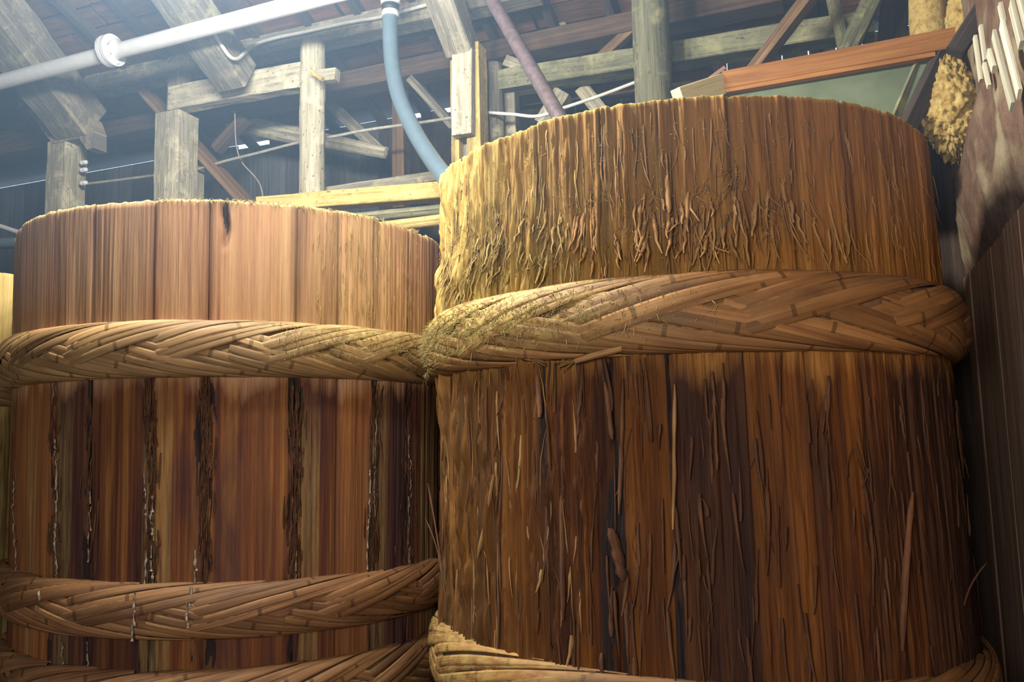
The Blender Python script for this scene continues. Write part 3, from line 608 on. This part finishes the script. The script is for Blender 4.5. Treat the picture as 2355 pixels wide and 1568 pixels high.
bar('cross_beam', (-60, 350, 5.1), (140, 308, 5.1), 70, M['purlin'], 'broad brown beam running to the curved bracket', dpx=60)
bar('low_beam', (600, 474, 4.70), (1060, 437, 4.70), 37, M['yellow'], 'yellow mouldy beam lying between the two big vats', dpx=40)
bar('low_beam', (740, 452, 4.98), (1060, 408, 4.98), 22, M['grey'], 'grey plank on top of the yellow mouldy beam', dpx=70)
bar('low_log', (700, 512, 4.66), (1060, 478, 4.66), 24, M['green'], 'dark rough log directly under the yellow mouldy beam', roundp=True)
bar('low_log', (880, 522, 4.60), (1060, 500, 4.60), 26, M['yellow'], 'mould-covered log, lowest in the gap between the vats', roundp=True)
# sloping tie beams
def tie(name, lo, nlo, hi, wpx, mat, label, dpx=None, ext=.0):
    p0 = pt(*lo, nlo); a_ = float(p0@A); p1 = pta(*hi, a_); d = (p1-p0); p1 = p1+d*ext; m = px(nlo, *lo)
    o = beam(name, p0, p1, wpx*m, (dpx or wpx)*m, mat, None, .06); return tag(o, label, 'beam'), p0, p1
t1, q0, q1 = tie('sloping_beam', (188, 288), 4.78, (20, 70), 96, M['grey'], 'heavy grey sloping beam ending in the curved bracket', ext=.5)
t2, q0, q1 = tie('sloping_beam', (545, 180), 4.66, (418, 0), 80, M['grey'], 'heavy grey sloping beam resting on the pegged rail', ext=.6)
t3, q0, q1 = tie('sloping_beam', (1063, 112), 4.74, (1022, 0), 66, M['grey'], 'grey sloping beam ending on top of the spliced post', ext=.6)
# curved corbel on the first post
def extrude(name, outline, n, th, mat, parent=None):
    P = [pt(x, y, n) for x, y in outline]; Q = [p+B*th for p in P]; k = len(P); c = P[0]
    F = [tuple(range(k)), tuple(range(2*k-1, k-1, -1))]+[(i, k+i, k+(i+1) % k, (i+1) % k) for i in range(k)]
    V = np.array(P+Q)-c; return mk(name, V, F, mat, parent, [(float(p@A)*1., float(p[2])) for p in V], False, c)
tag(extrude('curved_bracket', [(60, 250), (100, 262), (150, 240), (186, 250), (206, 272), (216, 300), (216, 340), (200, 344), (182, 318), (120, 330)], 4.69, .12, M['grey']), 'curved grey bracket capping the first square post', 'bracket')
bar('brace', (60, 258, 4.86), (160, 335, 4.86), 30, M['purlin'], 'short reddish brace under the curved bracket')
# braces and struts
bar('brace', (338, 214, 4.97), (590, 490, 4.97), 44, M['brown'], 'brown diagonal brace passing behind the notched post', dpx=20, up=B)
bar('brace', (566, 270, 5.15), (498, 345, 5.15), 24, M['purlin'], 'short dark strut leaning behind the pegged rail', up=B)
bar('rough_log', (535, 283, 5.5), (890, 352, 5.5), 44, M['pale'], 'rough pale log slanting behind the split post', roundp=True, scale=[1.1, 1, .8, .6], rough=.12)
bar('brace', (742, 222, 5.6), (880, 352, 5.6), 26, M['grey'], 'dim grey brace meeting the end of the rough pale log', up=B)
bar('brace', (952, 188, 5.2), (1080, 330, 5.2), 54, M['grey'], 'wide grey board leaning behind the grey hose', dpx=18, up=B)
bar('brace', (1275, 20, 5.4), (1308, 80, 5.4), 36, M['pale'], 'short pale board end below the roof, near the rusty pipe', dpx=14, up=B)
bar('brace', (1320, 190, 5.25), (1460, 62, 5.25), 22, M['brown'], 'thin brown strut rising to the stout log post', up=B)
bar('brace', (1165, 142, 5.2), (1275, 185, 5.2), 26, M['pale'], 'broken pale board behind the rusty pipe', up=B)
bar('brace', (1235, 150, 5.45), (1300, 300, 5.45), 22, M['grey'], 'grey stick crossing behind the rusty pipe', up=B)
bar('brace', (1340, 205, 5.2), (1390, 268, 5.2), 34, M['pale'], 'pale stick poking above the rim of the shaggy vat', up=B)
bar('brace', (1298, 215, 5.15), (1250, 290, 5.15), 40, M['pale'], 'pale stump beside the foot of the rusty pipe', up=B)
bar('brace', (1722, 178, 4.72), (1880, -30, 4.72), 52, M['brown'], 'grey-brown brace rising from the red-brown frame', dpx=24, up=B)
bar('strut', (1908, -30, 4.98), (1940, 110, 4.98), 26, M['green'], 'narrow green-grey strut, half of a V', up=B)
bar('strut', (2020, -30, 4.95), (1945, 125, 4.95), 40, M['green'], 'wider mottled strut, half of a V', up=B)
bar('brace', (2300, -40, 4.2), (2195, 122, 4.2), 40, M['sooty'], 'dark brace running up beside the lath wall', up=B)
bar('strut', (2060, -40, 5.2), (2050, 110, 5.2), 60, M['sooty'], 'dark upright behind the straw-covered post', up=B)

# ------------------------------------------------------------ right partition
o_c = an(AW, 5.0, 0)
wr = slab('wall_right', [an(AW-.03, 1.2, 0), an(AW-.03, 5.05, 0), an(AW-.03, 5.05, roof_z(5.05)), an(AW-.03, 1.2, roof_z(1.2))], M['mudwall'], 'mud partition with boards below and bare lath above', thick=.08)
wr.location = wr.location
top_p = pta(2300, 562, AW); ZB = float(top_p[2])
nn = 1.3; k = 0
while nn < 4.98:
    w = rr.uniform(.20, .34)
    w = min(w, 5.03-nn+.001)
    p0 = an(AW+.012+rr.uniform(0, .016), nn+w/2, .02); p1 = p0.copy(); p1[2] = ZB+rr.uniform(-.006, .004)
    o = beam('plank', p0, p1, w-.008, .03, M['wallboard'], wr, .03, up=A, step=.12); o.location = p0-np.array(wr.location); nn += w
# lumpy mud plaster over the boards
ns = np.linspace(1.3, 5.03, 150); zs = np.linspace(ZB+.010, roof_z(4.2), 70); NN, ZZ = np.meshgrid(ns, zs)
dep = .035+.06*(fbm(NN*3, ZZ*3, 5, 4)-.4)+.025*(fbm(NN*14, ZZ*14, 8, 3)-.5)
dep = .016+dep*np.clip((ZZ-ZB)/.3, 0, 1); bare = np.clip((ZZ-(pta(2290, 205, AW)[2]+.1*(fbm(NN*6, ZZ*2, 3, 2)-.5)))/.12, 0, 1); dep = dep*(1-bare)-.02*bare
P = A[None, None]*(AW+dep)[..., None]+B[None, None]*NN[..., None]; P[..., 2] = ZZ
c = an(AW, 3.2, ZB); o = mk('mud_plaster', P.reshape(-1, 3)-np.array(wr.location), grid_faces(70, 150), M['mudwall'], wr, np.stack([NN.ravel(), ZZ.ravel()], -1), True)
for xa, ya, xb, yb, w in ((2286, 78, 2328, 246, 17), (2304, 55, 2345, 217, 20), (2326, 10, 2349, 104, 18), (2263, 148, 2275, 200, 10), (2344, -10, 2362, 60, 16), (2242, 85, 2256, 186, 13), (2274, 120, 2286, 160, 15), (2255, 60, 2266, 140, 12), (2300, 10, 2310, 60, 14)):
    p0, p1 = pta(xa, ya, AW+.09), pta(xb, yb, AW+.085); m = px(float(p0@B), xa, ya); o = beam('lath', p0, p1, .012, w*m*1.6, M['lath'], wr, .04, up=np.cross(p1-p0, A)); o.location = p0-np.array(wr.location)
# swollen straw-and-mud clump at the end of the partition
def lump(name, c_, rx, ry, rz, mat, seed, rough=.3, nu=110, nv=80):
    u = np.linspace(0, 2*math.pi, nu, endpoint=False); v_ = np.linspace(.02, math.pi-.02, nv); U, Vv = np.meshgrid(u, v_)
    r = 1+rough*(fbm(np.cos(U)*3+Vv*4, np.sin(U)*3+Vv*3, seed, 4)-.5)+.16*rough*(vn(U*9, Vv*11, seed+5)-.5)*4+.14*rough*(vn(U*17, Vv*22, seed+6)-.5)*4
    X = A*rx; Y = B*ry; P = X*(np.cos(U)*np.sin(Vv)*r)[..., None]+Y*(np.sin(U)*np.sin(Vv)*r)[..., None]; P[..., 2] = rz*np.cos(Vv)*r; P[..., :2] *= (1-.42*np.clip(np.cos(Vv)+.25, 0, 1.2))[..., None]
    return mk(name, P.reshape(-1, 3), grid_faces(nv, nu, wrap=True)[:, ::-1], mat, None, np.stack([U.ravel(), Vv.ravel()], -1), True, c_)
cm = pt(2190, 240, 4.45); m = px(4.45, 2190, 240)
tag(lump('mud_clump', cm, 66*m, .16, 122*m, M['straw'], 4), 'lumpy yellow straw-and-mud clump bulging beside the lath wall', 'mud')
cm = pt(2222, 25, 4.6); m = px(4.6, 2222, 25)
tag(lump('mud_clump', cm, 46*m, .10, 95*m, M['straw'], 9, .2), 'smooth yellow mud patch above the end of the red-brown frame', 'mud')

# ------------------------------------------------------------ propped frame
fr = empty('propped_frame', pt(1665, 190, 4.45)); tag(fr, 'red-brown wooden frame with cloudy green sheet propped behind the shaggy vat', 'frame')
def fbar(name, a_, b_, h_, d_, mat, label=None):
    o = bar(name, a_, b_, h_, mat, None, dpx=d_, parent=fr, rough=.012, up=(0, 0, 1)); child(o, fr)
    if label: o['label'] = label
    return o
fbar('top_rail', (1664, 190, 4.45), (2196, 92, 4.45), 46, 34, M['redwood'])
fbar('lower_lip', (1668, 212, 4.44), (2150, 128, 4.44), 10, 22, M['redwood'])
fbar('end_rail', (1668, 192, 4.47), (1560, 228, 4.15), 46, 26, M['litwood'], 'pale lit end rail')
fbar('side_rail', (2170, 118, 4.47), (2050, 370, 4.25), 34, 30, M['sooty'], 'dark side rail in shadow')  # dark timber instead of redwood puts the rail's shade into its colour
fbar('inner_stile', (2118, 140, 4.49), (2020, 370, 4.27), 26, 10, M['green'])
P = [pt(1670, 205, 4.48), pt(2150, 130, 4.48), pt(2030, 380, 4.28), pt(1560, 380, 4.20)]; cc = P[0]
nrm = np.cross(P[1]-P[0], P[2]-P[0]); nrm /= np.linalg.norm(nrm)
V = np.array(P+[p+nrm*.006 for p in P])-np.array(fr.location)
mk('sheet', V, [(0, 1, 2, 3), (7, 6, 5, 4), (0, 4, 5, 1), (1, 5, 6, 2), (2, 6, 7, 3), (3, 7, 4, 0)], M['pane'], fr, None, False)
bar('thin_batten', (1578, 222, 4.6), (1668, 156, 4.6), 9, M['wallboard'], 'thin pinkish batten sloping up beside the red-brown frame', cat='batten')

# ------------------------------------------------------------ pipes, hose, cables
pa, pb = pt(-60, 205, 4.1), pt(800, -22, 4.1); m = px(4.1, 300, 110)
pp = tube('steel_pipe', line(pa, pb, .2), 18*m, M['galv'], k=20, spl=False); tag(pp, 'shiny galvanised pipe with a flange, crossing under the roof', 'pipe')
fc = pt(255, 117, 4.1); dr = (pb-pa)/np.linalg.norm(pb-pa)
for s in (-1, 1):
    o = sweep('flange', np.array([fc+dr*s*.006, fc+dr*s*.030]), circ(37*m, 28), M['galv'], pp, smooth=False); o.location = Vector(o.location)-Vector(pp.location)
    for q in range(6):
        t = q*math.pi/3+.3; _, sd, u_ = frame(dr, np.array([0, 0, 1.])); b0 = fc+dr*s*.03+(sd*math.cos(t)+u_*math.sin(t))*28*m
        o = sweep('bolt', np.array([b0, b0+dr*s*.014]), circ(5*m, 6), M['galv'], pp, smooth=False); o.location = Vector(o.location)-Vector(pp.location)
    o = sweep('collar', np.array([fc+dr*s*.03, fc+dr*s*.075]), circ(22*m, 24), M['galv'], pp, smooth=True); o.location = Vector(o.location)-Vector(pp.location)
hs = [pt(898, -70, 4.5), pt(897, -5, 4.5), pt(897, 60, 4.48), pt(901, 140, 4.45), pt(917, 220, 4.38), pt(952, 300, 4.25), pt(992, 365, 4.1), pt(1040, 425, 3.85), pt(1110, 490, 3.6)]
m = px(4.45, 900, 100); ho = tube('grey_hose', hs, 18*m, M['hose'], k=18); tag(ho, 'blue-grey plastic hose curving down into the shaggy vat', 'hose')
for y, hgt, r, mt, nm in ((-12, 40, 23, M['china'], 'coupling'), (20, 14, 20.5, M['black'], 'rubber_ring'), (33, 12, 20.5, M['galv'], 'hose_clamp')):
    o = sweep(nm, np.array([pt(898, y-hgt/2, 4.49), pt(898, y+hgt/2, 4.49)]), circ(r*m, 24), mt, ho, up=tuple(B), smooth=True); o.location = Vector(o.location)-Vector(ho.location)
m = px(4.4, 1200, 120); o = tube('rusty_pipe', line(pt(1108, -40, 4.4), pt(1330, 345, 3.9), .2), 15.5*m, M['rust'], k=18, spl=False); tag(o, 'rusty steel pipe slanting down into the shaggy vat', 'pipe')
cb = [pt(455, 20, 4.18), pt(480, 58, 4.24), pt(508, 102, 4.32), pt(530, 131, 4.38), pt(548, 134, 4.46), pt(566, 118, 4.6), pt(590, 101, 4.76), pt(640, 86, 4.80), pt(700, 74, 4.81), pt(800, 52, 4.81), pt(880, 38, 4.81), pt(985, 10, 4.81), pt(1060, -12, 4.81)]
tag(tube('pale_cable', cb, 4.2*px(4.8, 700, 70), M['cable'], k=8), 'pale cable looping off the sloping beam and along the grey purlin', 'cable')
rp = [pt(190, 424, 4.92), pt(280, 413, 4.93), pt(372, 401, 4.94), pt(445, 391, 4.94), pt(520, 370, 4.94), pt(600, 350, 4.94), pt(690, 327, 4.94), pt(760, 315, 4.94), pt(850, 298, 4.94), pt(960, 283, 4.94), pt(1060, 268, 4.94)]
tag(tube('dusty_rope', rp, 3.4*px(4.9, 700, 300), M['rope'], k=8), 'dusty rope strung behind the posts over the pale vat', 'rope')
rp = [pt(1110, 258, 4.92), pt(1180, 263, 4.9), pt(1238, 267, 4.86), pt(1300, 247, 4.86), pt(1380, 220, 4.86), pt(1470, 186, 4.9)]
tag(tube('grey_cable', rp, 4.0*px(4.9, 1300, 250), M['cable'], k=8), 'grey cable sagging from the slim dark post to the stout log post', 'cable')
tag(tube('thin_wire', [pt(540, 255, 5.0), pt(543, 330, 5.0), pt(556, 372, 5.0), pt(585, 405, 5.0), pt(600, 430, 5.0), pt(607, 470, 5.0)], 1.5*px(5., 560, 400), M['rope'], k=6), 'thin wire dangling beside the brown diagonal brace', 'wire')
for k, (y, lb) in enumerate(((377, 'topmost of three white porcelain insulators beside the first square post'), (394, 'middle one of three white porcelain insulators beside the first square post'), (424, 'lowest of three white porcelain insulators, holding the dusty rope'))):
    p = pt(186, y-2, 4.8); m = px(4.8, 190, y); o = sweep('insulator', np.array([p+(-A)*t_*m for t_ in (0, 2, 5, 7, 9, 12, 14, 18, 19)]), circ(6*m, 14), M['china'], scale=[.7, .8, 1, .75, .75, 1, .8, .75, .4], smooth=True); tag(o, lb, 'insulator', 'porcelain insulators')
tag(bar('low_pipe', (-60, 562, 4.4), (120, 556, 4.4), 26, M['hose'], None, roundp=True, rough=0), 'blue-grey pipe end above the hidden vat at the frame edge', 'pipe')
tag(bar('low_pipe', (-60, 500, 4.5), (120, 560, 4.5), 11, M['galv'], None, roundp=True, rough=0), 'thin bright pipe slanting above the hidden vat', 'pipe')
